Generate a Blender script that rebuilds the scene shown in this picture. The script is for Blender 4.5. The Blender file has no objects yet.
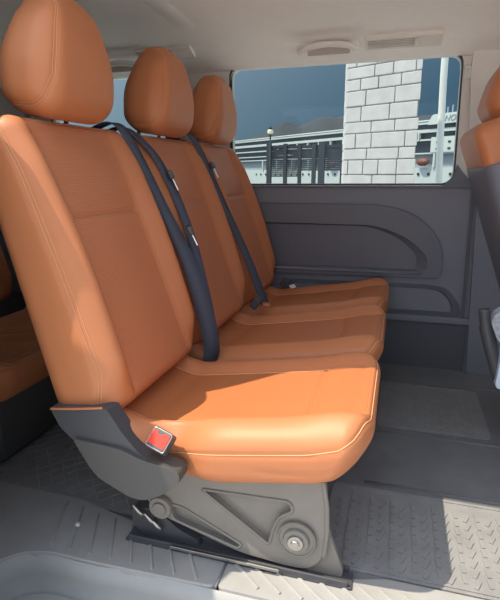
import bpy, bmesh, math, random
import numpy as np
from mathutils import Vector, Matrix
random.seed(7)
SC = bpy.context.scene
COL = SC.collection
R = math.radians

# ------------------------------------------------------------------ materials
def new_mat(name):
    m = bpy.data.materials.new(name); m.use_nodes = True
    nt = m.node_tree
    return m, nt, nt.nodes['Principled BSDF']

def plain(name, col, rough=.5, metal=0., noise=0., nscale=60., bump=0., bscale=300., spec=None):
    m, nt, b = new_mat(name)
    b.inputs['Base Color'].default_value = (*col, 1)
    b.inputs['Roughness'].default_value = rough
    b.inputs['Metallic'].default_value = metal
    if spec is not None: b.inputs['Specular IOR Level'].default_value = spec
    if noise or bump:
        tc = nt.nodes.new('ShaderNodeTexCoord')
    if noise:
        n = nt.nodes.new('ShaderNodeTexNoise'); n.inputs['Scale'].default_value = nscale; n.inputs['Detail'].default_value = 6
        nt.links.new(tc.outputs['Object'], n.inputs['Vector'])
        mx = nt.nodes.new('ShaderNodeMix'); mx.data_type = 'RGBA'
        mx.inputs['A'].default_value = (*[c*(1-noise) for c in col], 1)
        mx.inputs['B'].default_value = (*[min(1, c*(1+noise)) for c in col], 1)
        nt.links.new(n.outputs['Fac'], mx.inputs['Factor'])
        nt.links.new(mx.outputs['Result'], b.inputs['Base Color'])
    if bump:
        n2 = nt.nodes.new('ShaderNodeTexNoise'); n2.inputs['Scale'].default_value = bscale; n2.inputs['Detail'].default_value = 4
        nt.links.new(tc.outputs['Object'], n2.inputs['Vector'])
        bp = nt.nodes.new('ShaderNodeBump'); bp.inputs['Strength'].default_value = bump; bp.inputs['Distance'].default_value = .002
        nt.links.new(n2.outputs['Fac'], bp.inputs['Height'])
        nt.links.new(bp.outputs['Normal'], b.inputs['Normal'])
    return m

def perforated(name, col, dark, axes):
    """leather with a fine grid of punched dots (staggered rows), axes = the two object axes of the panel"""
    m, nt, b = new_mat(name)
    tc = nt.nodes.new('ShaderNodeTexCoord'); sp = nt.nodes.new('ShaderNodeSeparateXYZ')
    nt.links.new(tc.outputs['Object'], sp.inputs[0])
    def math_(op, a, bb=None):
        n = nt.nodes.new('ShaderNodeMath'); n.operation = op
        for i, v in enumerate((a, bb)):
            if v is None: continue
            if isinstance(v, (int, float)): n.inputs[i].default_value = v
            else: nt.links.new(v, n.inputs[i])
        return n.outputs[0]
    k = 2*math.pi/.0085
    s1 = math_('SINE', math_('MULTIPLY', math_('ADD', sp.outputs[axes[0]], sp.outputs[axes[1]]), k*.75))
    s2 = math_('SINE', math_('MULTIPLY', math_('SUBTRACT', sp.outputs[axes[0]], sp.outputs[axes[1]]), k*.75))
    pr = math_('MULTIPLY', s1, s2)
    dot = math_('GREATER_THAN', pr, .45)
    mx = nt.nodes.new('ShaderNodeMix'); mx.data_type = 'RGBA'
    mx.inputs['A'].default_value = (*col, 1); mx.inputs['B'].default_value = (*dark, 1)
    nt.links.new(dot, mx.inputs['Factor']); nt.links.new(mx.outputs['Result'], b.inputs['Base Color'])
    bp = nt.nodes.new('ShaderNodeBump'); bp.inputs['Strength'].default_value = .35; bp.inputs['Distance'].default_value = -.001
    nt.links.new(pr, bp.inputs['Height']); nt.links.new(bp.outputs['Normal'], b.inputs['Normal'])
    b.inputs['Roughness'].default_value = .55
    return m

LEA = (.51, .184, .076)
M = {}
M['leather'] = plain('tan_leather', LEA, .50, bump=.25, bscale=420, noise=.06, nscale=14)
M['perf_c'] = perforated('tan_perforated_cushion', (.49, .166, .057), (.36, .115, .040), (0, 1))
M['perf_b'] = perforated('tan_perforated_back', (.58, .212, .098), (.43, .150, .068), (1, 2))
M['thread'] = plain('orange_thread', (.66, .32, .16), .7)
M['threadlight'] = plain('pale_orange_thread', (.80, .43, .22), .7)
M['seam'] = plain('dark_seam', (.20, .065, .03), .8)
M['chrome'] = plain('chrome', (.80, .80, .80), .28, .7)
M['steel'] = plain('dull_steel', (.45, .44, .42), .35, 1., noise=.1)
M['blackplastic'] = plain('black_plastic', (.065, .067, .077), .45, bump=.2, bscale=500)
M['frame'] = plain('grey_black_painted_metal', (.215, .198, .18), .40, noise=.12, nscale=22, bump=.15, bscale=260)
M['cover'] = plain('charcoal_grained_plastic', (.072, .072, .073), .5, bump=.35, bscale=600)
M['panel'] = plain('slate_grey_plastic', (.21, .22, .265), .55, bump=.25, bscale=500, noise=.05, nscale=9)
M['panel2'] = plain('dark_slate_plastic', (.145, .153, .188), .5, bump=.25, bscale=500)
M['paneldark'] = plain('deep_grey_plastic', (.11, .115, .135), .6, bump=.2, bscale=400)  # darkest of the slate-grey wall plastics
M['headliner'] = plain('headliner_fabric', (.86, .83, .805), .9, bump=.3, bscale=700, noise=.04, nscale=30)
M['beige'] = plain('beige_trim_plastic', (.72, .69, .655), .55, noise=.03)
M['handle'] = plain('grab_handle_plastic', (.74, .71, .68), .5)
M['handleback'] = plain('grab_handle_recess_shade', (.46, .40, .375), .6)  # backing darkened in colour for the shade outlining the grip
M['ventgap'] = plain('vent_dark', (.05, .048, .045), .7)
M['rubber'] = plain('window_rubber', (.03, .04, .06), .6)
M['mat'] = plain('black_rubber_mat', (.245, .247, .252), .6, noise=.25, nscale=16, bump=.4, bscale=160)
M['floor'] = plain('grey_floor_liner', (.17, .174, .186), .62, noise=.3, nscale=9, bump=.4, bscale=120)
M['sill'] = plain('grey_sill_plastic', (.33, .33, .326), .55, noise=.15, nscale=14, bump=.25, bscale=200)
M['step'] = plain('grey_step_plastic', (.34, .342, .342), .55, noise=.1, nscale=14, bump=.25, bscale=200)
M['belt'] = plain('black_webbing', (.060, .072, .105), .75, bump=.4, bscale=900)
M['red'] = plain('red_button', (.80, .030, .012), .55)
M['white'] = plain('white_plastic', (.8, .82, .85), .5)
M['paleblue'] = plain('pale_blue_plastic', (.55, .66, .80), .4)
M['print'] = plain('grey_print', (.35, .37, .42), .6, noise=.7, nscale=90)
M['body'] = plain('van_body_paint', (.12, .13, .15), .35)
M['concrete'] = plain('quay_concrete', (.58, .565, .54), .9, noise=.15, nscale=1.2)
M['water'] = plain('harbour_water', (.02, .05, .08), .12)
M['ship'] = plain('ship_white', (.62, .64, .62), .5, noise=.03, nscale=.6)
M['shipgrey'] = plain('ship_grey', (.32, .36, .40), .6)
M['shipdark'] = plain('ship_dark_glass', (.022, .03, .045), .2)
M['lifeboat'] = plain('lifeboat_orange', (.24, .07, .045), .5)
M['darkwood'] = plain('dark_slats', (.030, .036, .05), .7, noise=.2, nscale=3)
M['hill'] = plain('hill_scrub', (.050, .055, .065), .95, noise=.35, nscale=.02)
M['stone'] = plain('white_limestone', (.60, .56, .565), .85, noise=.18, nscale=9, bump=1.0, bscale=40)
M['mortar'] = plain('grey_mortar', (.42, .40, .40), .95)
M['stripwhite'] = plain('reflected_strip_white', (.85, .85, .84), .5)  # for the strip that stands in for a bright reflection
M['lampglass'] = plain('lamp_cream_glass', (.75, .70, .50), .4)

def glass_mat(name, tint, refl):
    m = bpy.data.materials.new(name); m.use_nodes = True; nt = m.node_tree
    nt.nodes.clear()
    o = nt.nodes.new('ShaderNodeOutputMaterial'); mix = nt.nodes.new('ShaderNodeMixShader')
    t = nt.nodes.new('ShaderNodeBsdfTransparent'); g = nt.nodes.new('ShaderNodeBsdfGlossy')
    t.inputs['Color'].default_value = (*tint, 1); g.inputs['Roughness'].default_value = 0.0
    g.inputs['Color'].default_value = (.97, .97, 1, 1)
    mix.inputs['Fac'].default_value = refl
    nt.links.new(t.outputs[0], mix.inputs[1]); nt.links.new(g.outputs[0], mix.inputs[2]); nt.links.new(mix.outputs[0], o.inputs[0])
    return m
M['glass'] = glass_mat('tinted_mirror_film_glass', (.51, .60, .61), .02)

# ------------------------------------------------------------------ object helpers
def link(name, me, mats, parent=None, smooth=True, loc=None):
    o = bpy.data.objects.new(name, me); COL.objects.link(o)
    for m in (mats if isinstance(mats, (list, tuple)) else [mats]):
        me.materials.append(M[m])
    if smooth:
        for p in me.polygons: p.use_smooth = True
    if parent is not None: o.parent = parent
    if loc: o.location = loc
    return o

def obj_bm(name, bm, mats, parent=None, smooth=False, loc=None):
    me = bpy.data.meshes.new(name)
    bmesh.ops.recalc_face_normals(bm, faces=bm.faces)
    bm.to_mesh(me); bm.free()
    return link(name, me, mats, parent, smooth, loc)

def bevel(o, w, seg=2, angle=35):
    md = o.modifiers.new('bevel', 'BEVEL'); md.width = w; md.segments = seg; md.limit_method = 'ANGLE'; md.angle_limit = R(angle)
    md.harden_normals = False
    return o

def tag(o, label=None, cat=None, group=None, kind=None):
    if label: o['label'] = label
    if cat: o['category'] = cat
    if group: o['group'] = group
    if kind: o['kind'] = kind
    return o

def struct(o): o['kind'] = 'structure'; return o

def empty(name, loc):
    o = bpy.data.objects.new(name, None); COL.objects.link(o); o.location = loc; o.empty_display_size = .05
    return o

def box(bm, c, s, mi=0, rot=None):
    mt = Matrix.Translation(c)
    if rot is not None: mt = mt @ rot
    mt = mt @ Matrix.Diagonal((*s, 1))
    g = bmesh.ops.create_cube(bm, size=1, matrix=mt)
    for v in g['verts']:
        for f in v.link_faces: f.material_index = mi

def tube(bm, pts, r, seg=8, mi=0, cap=True, closed=False, flat=None):
    """sweep a circle (or an ellipse: flat = (dir, ratio)) along pts"""
    pts = [Vector(p) for p in pts]; n = len(pts); rings = []
    prev = None
    for i, p in enumerate(pts):
        if closed: t = pts[(i+1) % n]-pts[i-1]
        else: t = pts[min(i+1, n-1)]-pts[max(i-1, 0)]
        if t.length < 1e-9: t = Vector((0, 0, 1))
        t.normalize()
        if prev is None:
            a = Vector((0, 0, 1)) if abs(t.z) < .9 else Vector((1, 0, 0))
            u = t.cross(a).normalized()
        else:
            u = prev - t*prev.dot(t)
            if u.length < 1e-6: u = t.orthogonal()
            u.normalize()
        prev = u; w = t.cross(u)
        rr = r[i] if isinstance(r, (list, tuple)) else r
        rings.append([bm.verts.new(p+u*(rr*math.cos(2*math.pi*k/seg))+w*(rr*math.sin(2*math.pi*k/seg))) for k in range(seg)])
    m = n if closed else n-1
    for i in range(m):
        A, B = rings[i], rings[(i+1) % n]
        for k in range(seg):
            f = bm.faces.new((A[k], A[(k+1) % seg], B[(k+1) % seg], B[k])); f.material_index = mi; f.smooth = True
    if cap and not closed:
        for rg in (rings[0], rings[-1]):
            f = bm.faces.new(rg); f.material_index = mi

def cyl(bm, p0, p1, r, seg=20, mi=0, r2=None):
    tube(bm, [p0, p1], [r, r if r2 is None else r2], seg, mi)

def round_poly(pts, r, n=5):
    out = []; N = len(pts)
    for i in range(N):
        p = Vector((*pts[i], 0)); a = Vector((*pts[i-1], 0)); b = Vector((*pts[(i+1) % N], 0))
        rr = r[i] if isinstance(r, (list, tuple)) else r
        d1 = (a-p); d2 = (b-p); l = min(rr, d1.length*.48, d2.length*.48)
        if l < 1e-5: out.append((p.x, p.y)); continue
        s = p+d1.normalized()*l; e = p+d2.normalized()*l
        for k in range(n+1):
            t = k/n
            q = s*(1-t)**2+p*2*t*(1-t)+e*t*t
            out.append((q.x, q.y))
    return out

def smooth_line(pts, n=8):
    """Catmull-Rom through pts"""
    P = [Vector(p) for p in pts]; out = []
    for i in range(len(P)-1):
        a = P[max(i-1, 0)]; b = P[i]; c = P[i+1]; d = P[min(i+2, len(P)-1)]
        for k in range(n):
            t = k/n
            out.append(.5*((2*b)+(c-a)*t+(2*a-5*b+4*c-d)*t*t+(3*b-a-3*c+d)*t**3))
    out.append(P[-1]); return out

def plate(bm, outline, y0, y1, axis='y', mi=0, holes=(), recess=None, mi_rec=None):
    """a flat plate with outline (and holes) given in two axes, from y0 (front) to y1 (back) along the third.
    recess: holes become pockets of that depth with a floor"""
    def P(a, b, d):
        return {'y': (a, d, b), 'z': (a, b, d), 'x': (d, a, b)}[axis]
    def face(loops, d):
        es = []
        for lp in loops:
            vs = [bm.verts.new(P(a, b, d)) for a, b in lp]
            es += [bm.edges.new((vs[i], vs[(i+1) % len(vs)])) for i in range(len(vs))]
        r = bmesh.ops.triangle_fill(bm, use_beauty=True, use_dissolve=False, edges=es)
        for g in r['geom']:
            if isinstance(g, bmesh.types.BMFace): g.material_index = mi
    def wall(lp, d0, d1, m_):
        A = [bm.verts.new(P(a, b, d0)) for a, b in lp]; B = [bm.verts.new(P(a, b, d1)) for a, b in lp]
        for i in range(len(lp)):
            j = (i+1) % len(lp)
            f = bm.faces.new((A[i], A[j], B[j], B[i])); f.material_index = m_
    face([outline]+list(holes), y0)
    wall(outline, y0, y1, mi)
    mr = mi if mi_rec is None else mi_rec
    if recess is None:
        face([outline]+list(holes), y1)
        for h in holes: wall(h, y0, y1, mi)
    else:
        face([outline], y1)
        for h in holes:
            s = recess if y1 > y0 else -recess
            cx = sum(p[0] for p in h)/len(h); cy = sum(p[1] for p in h)/len(h)
            h2 = [(cx+(a-cx)*.93, cy+(b-cy)*.93) for a, b in h]
            A = [bm.verts.new(P(a, b, y0)) for a, b in h]; B = [bm.verts.new(P(a, b, y0+s)) for a, b in h2]
            for i in range(len(h)):
                j = (i+1) % len(h)
                f = bm.faces.new((A[i], A[j], B[j], B[i])); f.material_index = mr
            f = bm.faces.new(B); f.material_index = mr
    bmesh.ops.remove_doubles(bm, verts=bm.verts, dist=1e-6)

# ------------------------------------------------------------------ upholstered pads
def box_surface(h, n):
    """unit grid points of a box surface, merged; returns verts (N,3) and quads"""
    lin = [np.linspace(-h[i], h[i], n[i]+1) for i in range(3)]
    V = []; Fc = []; off = 0
    for ax in range(3):
        a, b = [(1, 2), (2, 0), (0, 1)][ax]
        for s in (-1, 1):
            A, B = np.meshgrid(lin[a], lin[b], indexing='ij')
            g = np.zeros(A.shape+(3,)); g[..., ax] = s*h[ax]; g[..., a] = A; g[..., b] = B
            na, nb = n[a]+1, n[b]+1
            idx = np.arange(na*nb).reshape(na, nb)+off
            q = np.stack([idx[:-1, :-1], idx[1:, :-1], idx[1:, 1:], idx[:-1, 1:]], -1).reshape(-1, 4)
            if s < 0: q = q[:, ::-1]
            V.append(g.reshape(-1, 3)); Fc.append(q); off += na*nb
    V = np.concatenate(V); Fc = np.concatenate(Fc)
    key = np.round(V, 6)
    u, inv = np.unique(key, axis=0, return_inverse=True)
    return u, inv.reshape(-1)[Fc]

class Pad:
    def __init__(s, h, r, deform): s.h = np.array(h); s.r = r; s.deform = deform
    def rnd(s, q):
        q = np.asarray(q, float); inner = np.clip(q, -s.h+s.r, s.h-s.r); d = q-inner
        l = np.linalg.norm(d, axis=-1, keepdims=True); l[l < 1e-9] = 1
        nrm = d/l
        return inner+nrm*s.r, nrm
    def line(s, pts, sub=10):
        out = []
        for a, b in zip(pts[:-1], pts[1:]):
            for k in range(sub): out.append(np.array(a)*(1-k/sub)+np.array(b)*k/sub)
        out.append(np.array(pts[-1], float)); return np.array(out)

def pad_mesh(name, pad, res, seams, mat_fn, mats, thread=2, tr=.0011, groove=.004, gw=.006):
    """seams: list of (polyline in box coordinates, style) style: 'single','double','none'"""
    n = [max(4, int(round(2*pad.h[i]/res))) for i in range(3)]
    q, F = box_surface(pad.h, n)
    p, nr = pad.rnd(q)
    for pts, style, gd in seams:
        ln, _ = pad.rnd(pad.line(pts))
        dist = np.full(len(p), 9.)
        for a, b in zip(ln[:-1], ln[1:]):
            ab = b-a; L2 = (ab@ab)+1e-12
            t = np.clip(((p-a)@ab)/L2, 0, 1)
            dist = np.minimum(dist, np.linalg.norm(p-(a+t[:, None]*ab), axis=1))
        p = p-nr*(groove*gd*np.exp(-(dist/gw)**2))[:, None]
    fc = q[F].mean(1)
    mi = [mat_fn(c) for c in fc]
    P = pad.deform(p)
    bm = bmesh.new()
    vs = [bm.verts.new(v) for v in P]
    for f, m_ in zip(F, mi):
        try: g = bm.faces.new([vs[i] for i in f]); g.material_index = m_; g.smooth = True
        except ValueError: pass
    for pts, style, gd in seams:
        if style == 'none': continue
        ln = pad.line(pts, 14)
        offs = [0.] if style == 'single' else [-.0035, .0035]
        d = np.gradient(ln, axis=0); 
        pr, pn = pad.rnd(ln)
        dr = np.gradient(pr, axis=0); dr /= np.linalg.norm(dr, axis=1, keepdims=True)+1e-9
        side = np.cross(pn, dr)
        for o in offs:
            c = pr+side*o+pn*(tr*.55-(groove*gd*.9 if style == 'single' else groove*gd*math.exp(-(.0035/gw)**2)))
            c = pad.deform(c)
            tube(bm, [Vector(v) for v in c], tr, 5, thread, cap=True)
    bmesh.ops.recalc_face_normals(bm, faces=[f for f in bm.faces if f.material_index != thread])
    me = bpy.data.meshes.new(name); bm.to_mesh(me); bm.free()
    for m in mats: me.materials.append(M[m])
    for f in me.polygons: f.use_smooth = True
    return me

def sstep(x, a, b):
    t = np.clip((x-a)/(b-a), 0, 1); return t*t*(3-2*t)

SEATY = (1.213, 1.78, 2.325)

# cushion: local x forward, y across, z up; origin = seat anchor at (-.37, yc, 0)
def cushion_deform(near):
    def D(p):
        x, y, z = p[:, 0].copy(), p[:, 1].copy(), p[:, 2].copy()
        top = sstep(z, -.02, .05)
        ay = np.abs(y)
        dip = (1-sstep(ay, .135, .19))*(1-sstep(x, .30, .345))
        z2 = z*1.0
        z2 = z2-top*.014*dip
        z2 = z2+top*.012*np.exp(-((ay-.20)/.03)**2)
        z2 = z2+top*.010*np.exp(-((x-.27)/.07)**2)*(1-sstep(ay, .2, .26))
        z2 = z2+.400+.156*x
        z2 = z2+top*.05*(1-sstep(x, -.35, -.20))
        # underside rises a little at the front and the nose tucks back
        low = 1-sstep(z, -.065, .03)
        x2 = x-low*.034*sstep(x, .2, .35)
        z2 = z2-low*.012*(1-sstep(x, -.3, .2))
        # plan: front corners drawn in
        x2 = x2-.030*sstep(ay, .16, .26)*sstep(x, .2, .35)
        y2 = y-.010*low*np.sign(y)*sstep(ay, .2, .25)
        if near:   # pocket pressed into the near side for the belt buckle
            g = np.exp(-((x+.125)/.075)**2)
            k = g*(1-sstep(y, -.26, -.15))
            y2 = y2+.042*k
            z2 = z2-top*.030*g*(1-sstep(y, -.25, -.12))
            flap = np.exp(-((x+.235)/.05)**2)*(1-sstep(y, -.26, -.17))
            z2 = z2+top*.022*flap
        return np.stack([x2-.37, y2, z2], 1)
    return D

def make_cushion(near):
    pad = Pad((.35, .262, .071), .040, cushion_deform(near))
    T = .071
    Ls = [[(-.34, s*.155, T), (-.1, s*.152, T), (.19, s*.150, T), (.30, s*.148, T), (.33, s*.150, T*.98)] for s in (-1, 1)]
    seams = [(Ls[0], 'single', 1), (Ls[1], 'single', 1)]
    seams.append(([(.195, -.150, T), (.200, 0, T), (.195, .150, T)], 'none', 1.7))
    # welt running round the top edge of the side panels and over the nose
    for s in (-1, 1):
        seams.append(([(-.34, s*.262, .022), (-.1, s*.262, .018), (.20, s*.262, .022), (.30, s*.262, .030), (.335, s*.245, .044), (.345, s*.20, .054), (.345, s*.15, .057)], 'single', .8))
    seams.append(([(.345, -.15, .057), (.345, 0, .057), (.345, .15, .057)], 'single', .6))
    seams.append(([(.10, -.262, -.025), (.25, -.262, -.035), (.33, -.262, -.03)], 'none', .6))
    def mf(c):
        if c[2] > .066 and abs(c[1]) < .151 and c[0] < .335: return 1
        return 0
    return pad_mesh('seat_cushion', pad, .0085, seams, mf, ['leather', 'perf_c', 'threadlight'])

# backrest: a = thickness (x), y, w = up (z) in a frame tilted back 20 degrees; origin at (-.7225, yc, .83)
BU = np.array([-.3387, 0, .9409]); BN = np.array([.9409, 0, .3387])
def back_deform(p, tb=.205, tt=.125):
    a, y, w = p[:, 0].copy(), p[:, 1].copy(), p[:, 2].copy()
    t = np.clip((w+.37)/.75, 0, 1)
    thick = tb*(1-t)+tt*t
    front = sstep(a, -.04, .07)
    ay = np.abs(y)
    a2 = -(.075-a)*thick/.15
    bol = np.exp(-((ay-.218)/.034)**2)*(.030*np.sin(np.pi*np.clip(t*.9+.05, 0, 1))+.006)
    a2 = a2+front*bol
    a2 = a2-front*.012*(1-sstep(ay, .15, .20))*(1-sstep(t, .93, 1.))
    a2 = a2-front*.045*(1-sstep(t, 0, .16))*sstep(ay, .15, .25)
    a2 = a2-.035*sstep(t, .80, 1.0)*front*.35
    y2 = y*(1-.012*sstep(t, .8, 1.))
    w2 = w-.006*sstep(ay, .15, .26)*sstep(t, .8, 1)
    return np.array([0, 0, 0])+a2[:, None]*BN+w2[:, None]*BU+np.stack([0*y2, y2, 0*y2], 1)

def make_back(dfm=back_deform):
    pad = Pad((.075, .262, .38), .042, dfm)
    A = .075
    seams = []
    for s in (-1, 1):
        seams.append(([(A, s*.174, .375), (A, s*.170, .12), (A, s*.168, -.1), (A, s*.165, -.37)], 'none', 1.3))
        seams.append(([(A*.2, s*.240, .38), (A*.62, s*.262, .355), (A*.70, s*.262, .25), (A*.72, s*.262, 0), (A*.72, s*.262, -.30), (A*.72, s*.262, -.36)], 'double', .8))
    seams.append(([(A, -.170, .115), (A, 0, .115), (A, .170, .115)], 'none', 1.8))
    seams.append(([(A*.85, -.17, .38), (A*.85, .17, .38)], 'double', .6))
    def mf(c):
        if c[0] > .07 and abs(c[1]) < .171: return 1
        return 0
    return pad_mesh('backrest', pad, .0085, seams, mf, ['leather', 'perf_b', 'thread'])

def head_deform(p):
    a, y, w = p[:, 0].copy(), p[:, 1].copy(), p[:, 2].copy()
    t = np.clip((w+.145)/.29, 0, 1)
    wid = 1.0+.04*np.sin(np.pi*np.clip(t*2.0, 0, 1))-.36*sstep(t, .40, 1.05)
    dep = 1.0+.10*np.sin(np.pi*np.clip(t*1.4, 0, 1))-.30*sstep(t, .45, 1.05)
    a2 = a*dep+.010*np.sin(np.pi*t)+.018*sstep(t, .45, 1)
    y2 = y*wid
    w2 = w-.020*(np.abs(y)/.145)**2*sstep(t, .7, 1)
    w2 = w2-.012*(a/.08)*(1-sstep(t, 0, .3))
    return np.stack([a2, y2, w2], 1)

def make_head():
    pad = Pad((.083, .155, .151), .066, head_deform)
    A = .085
    seams = []
    for s in (-1, 1):
        seams.append(([(A*.2, s*.105, .152), (A*.8, s*.112, .146), (A, s*.125, .08), (A, s*.130, 0), (A*.95, s*.133, -.06), (A*.72, s*.155, -.115), (A*.3, s*.155, -.136), (-A*.5, s*.155, -.142)], 'double', .9))
    return pad_mesh('headrest', pad, .007, seams, lambda c: 0, ['leather', 'leather', 'thread'], tr=.001)

# ------------------------------------------------------------------ the three-seat bench
bench = empty('bench_seat', (-.45, 1.73, .05))
tag(bench, 'tan leather three-seat bench with tall headrests on a grey-black metal base', 'car seat')
BO = Vector((-.45, 1.73, .05))
def under(o, parent=bench, base=BO):
    o.parent = parent
    return o
def bpart(name, me_or_bm, mats, smooth=False, loc=(0, 0, 0)):
    if isinstance(me_or_bm, bmesh.types.BMesh):
        o = obj_bm(name, me_or_bm, mats, bench, smooth)
    else:
        o = bpy.data.objects.new(name, me_or_bm); COL.objects.link(o); o.parent = bench
    o.location = Vector(loc)-BO
    return o

cush_near, cush_far = make_cushion(True), make_cushion(False)
back_me, head_me = make_back(), make_head()
bm = bmesh.new()
cyl(bm, (0, 0, -.05), (0, 0, .06), .0065, 16)
post_me = bpy.data.meshes.new('headrest_post'); bm.to_mesh(post_me); bm.free(); post_me.materials.append(M['chrome'])
for p_ in post_me.polygons: p_.use_smooth = True
bm = bmesh.new()
cyl(bm, (0, 0, -.012), (0, 0, .004), .010, 18); 
collar_me = bpy.data.meshes.new('post_collar'); bm.to_mesh(collar_me); bm.free(); collar_me.materials.append(M['steel'])

for k, yc in enumerate(SEATY):
    bpart('seat_cushion', cush_near if k == 0 else cush_far, None, loc=(0, yc, 0))
    bpart('backrest', back_me, None, loc=(-.7265, yc, .84))
    h = bpart('headrest', head_me, None, loc=(-.893, yc+(.004, .020, .022)[k], 1.342))
    for s in (-1, 1):
        pt = bpy.data.objects.new('headrest_post', post_me); COL.objects.link(pt); pt.parent = h
        pt.location = (-.040, s*.080-.008, -.145)
        pt['label'] = 'chrome headrest post'
        cl = bpy.data.objects.new('post_collar', collar_me); COL.objects.link(cl); cl.parent = h
        cl.location = (-.040, s*.080-.008, -.168)

# seat pan under the cushions
bm = bmesh.new()
plate(bm, [(-.70, .30), (-.14, .365), (-.10, .39), (-.70, .33)], 1.02, 2.50)
bpart('seat_pan', bm, 'blackplastic')

def side_frame(y, sgn, parent=bench):
    bm = bmesh.new()
    out = round_poly([(-.60, .235), (-.565, .33), (-.145, .392), (-.125, .33), (-.118, .20), (-.128, .115), (-.16, .082), (-.21, .078), (-.34, .088), (-.555, .150), (-.605, .185)],
                     [.02, .02, .01, .03, .03, .04, .04, .03, .03, .03, .03])
    tri = round_poly([(-.445, .258), (-.210, .268), (-.200, .242), (-.238, .220), (-.254, .172), (-.262, .132)], [.012, .012, .02, .03, .02, .010])
    rib = round_poly([(-.535, .195), (-.50, .192), (-.335, .115), (-.345, .100), (-.53, .150)], [.015, .02, .012, .01, .015])
    plate(bm, out, y, y+sgn*.03, holes=[tri, rib], recess=.016)
    # raised bead following each pocket
    for lp in (tri, rib):
        tube(bm, [(a, y-sgn*.001, b) for a, b in lp], .0042, 6, closed=True)
    # rolled front edge
    tube(bm, [(-.13, y, .34), (-.119, y, .27), (-.116, y, .20), (-.122, y, .13)], .006, 8)
    o = bpart('side_frame', bm, 'frame')
    bevel(o, .003, 2)
    # pivots
    bm = bmesh.new()
    for (px, pz, r) in ((-.19, .170, .047),):
        tube(bm, [(px, y, pz), (px, y-sgn*.010, pz)], [r, r*.96], 32)
        tube(bm, [(px+r*.98*math.cos(a), y-sgn*.009, pz+r*.98*math.sin(a)) for a in [2*math.pi*i/32 for i in range(32)]], .004, 6, closed=True)
        tube(bm, [(px, y-sgn*.010, pz), (px, y-sgn*.020, pz)], [r*.72, r*.66], 32)
    pv = bpart('pivot_boss', bm, 'frame'); bevel(pv, .002)
    bm = bmesh.new()
    tube(bm, [(-.19, y-sgn*.020, .170), (-.19, y-sgn*.026, .170)], [.021, .019], 24)
    tube(bm, [(-.19, y-sgn*.026, .170), (-.19, y-sgn*.030, .170)], [.012, .010], 6)
    b_ = obj_bm('pivot_bolt', bm, 'steel', pv); b_['label'] = 'bare steel bolt head'
    b_.location = (0, 0, 0); bevel(b_, .001)
    bm = bmesh.new()
    tube(bm, [(-.56, y, .185), (-.56, y-sgn*.016, .185)], [.034, .031], 28)
    tube(bm, [(-.56, y-sgn*.016, .185), (-.56, y-sgn*.022, .185)], [.020, .018], 20)
    hb = bpart('pivot_boss', bm, 'frame'); bevel(hb, .0015)
    # triangular front foot
    bm = bmesh.new()
    plate(bm, round_poly([(-.13, .20), (-.115, .20), (-.074, .085), (-.078, .066), (-.19, .066), (-.16, .10)], .008), y+sgn*.012, y+sgn*.026)
    f_ = bpart('front_foot', bm, 'frame'); bevel(f_, .002)
    # sliding rail
    bm = bmesh.new()
    box(bm, (-.36, y+sgn*.01, .060), (.62, .055, .018)); box(bm, (-.36, y-sgn*.014, .075), (.60, .006, .016))
    box(bm, (-.36, y+sgn*.034, .075), (.60, .006, .016))
    r_ = bpart('floor_rail', bm, 'blackplastic'); bevel(r_, .002)
    bm = bmesh.new()
    box(bm, (-.38, y-sgn*.024, .080), (.30, .006, .008))
    s_ = bpart('rail_strip', bm, 'steel'); bevel(s_, .001)
side_frame(1.04, 1)
side_frame(2.48, -1)
# cross tubes between the two frames
for (px, pz, r) in ((-.56, .19, .018), (-.19, .17, .02)):
    bm = bmesh.new(); cyl(bm, (px, 1.05, pz), (px, 2.47, pz), r, 20)
    bpart('cross_tube', bm, 'frame', True)
# latch block and rear foot under the near pivot
bm = bmesh.new()
plate(bm, round_poly([(-.66, .15), (-.585, .16), (-.52, .11), (-.46, .085), (-.46, .055), (-.62, .055), (-.66, .10)], .012), 1.05, 1.12)
lb = bpart('rear_foot', bm, 'blackplastic'); bevel(lb, .003)
for x_, z_ in ((-.63, .155), (-.595, .135), (-.575, .12)):
    bm = bmesh.new(); tube(bm, smooth_line([(x_-.02, 1.04, z_+.012), (x_, 1.035, z_), (x_+.008, 1.04, z_-.014)], 4), .006, 8)
    t_ = bpart('latch_hook', bm, 'steel', True)

# recliner bracket and its lower cover, near end of the bench
bm = bmesh.new()
plate(bm, round_poly([(-.800, .492), (-.715, .502), (-.655, .508), (-.638, .508), (-.600, .450), (-.555, .400), (-.50, .375), (-.52, .36), (-.735, .405), (-.775, .440)], [.015, .02, .02, .01, .02, .02, .01, .02, .02, .015]), .935, .985)
br = bpart('recliner_bracket', bm, 'blackplastic'); bevel(br, .008, 3)
bm = bmesh.new()
plate(bm, round_poly([(-.735, .420), (-.60, .412), (-.548, .392), (-.478, .385), (-.448, .372), (-.452, .345), (-.50, .305), (-.545, .282), (-.585, .283), (-.670, .322), (-.690, .345)], [.015, .02, .03, .03, .02, .02, .03, .03, .03, .025, .02]), .925, .975)
cv = bpart('recliner_cover', bm, 'cover'); bevel(cv, .010, 3)
bm = bmesh.new()
tube(bm, smooth_line([(-.795, .933, .488), (-.715, .930, .500), (-.645, .930, .512)], 6), .003, 6)
bpart('leather_hem', bm, 'leather', True)

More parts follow.
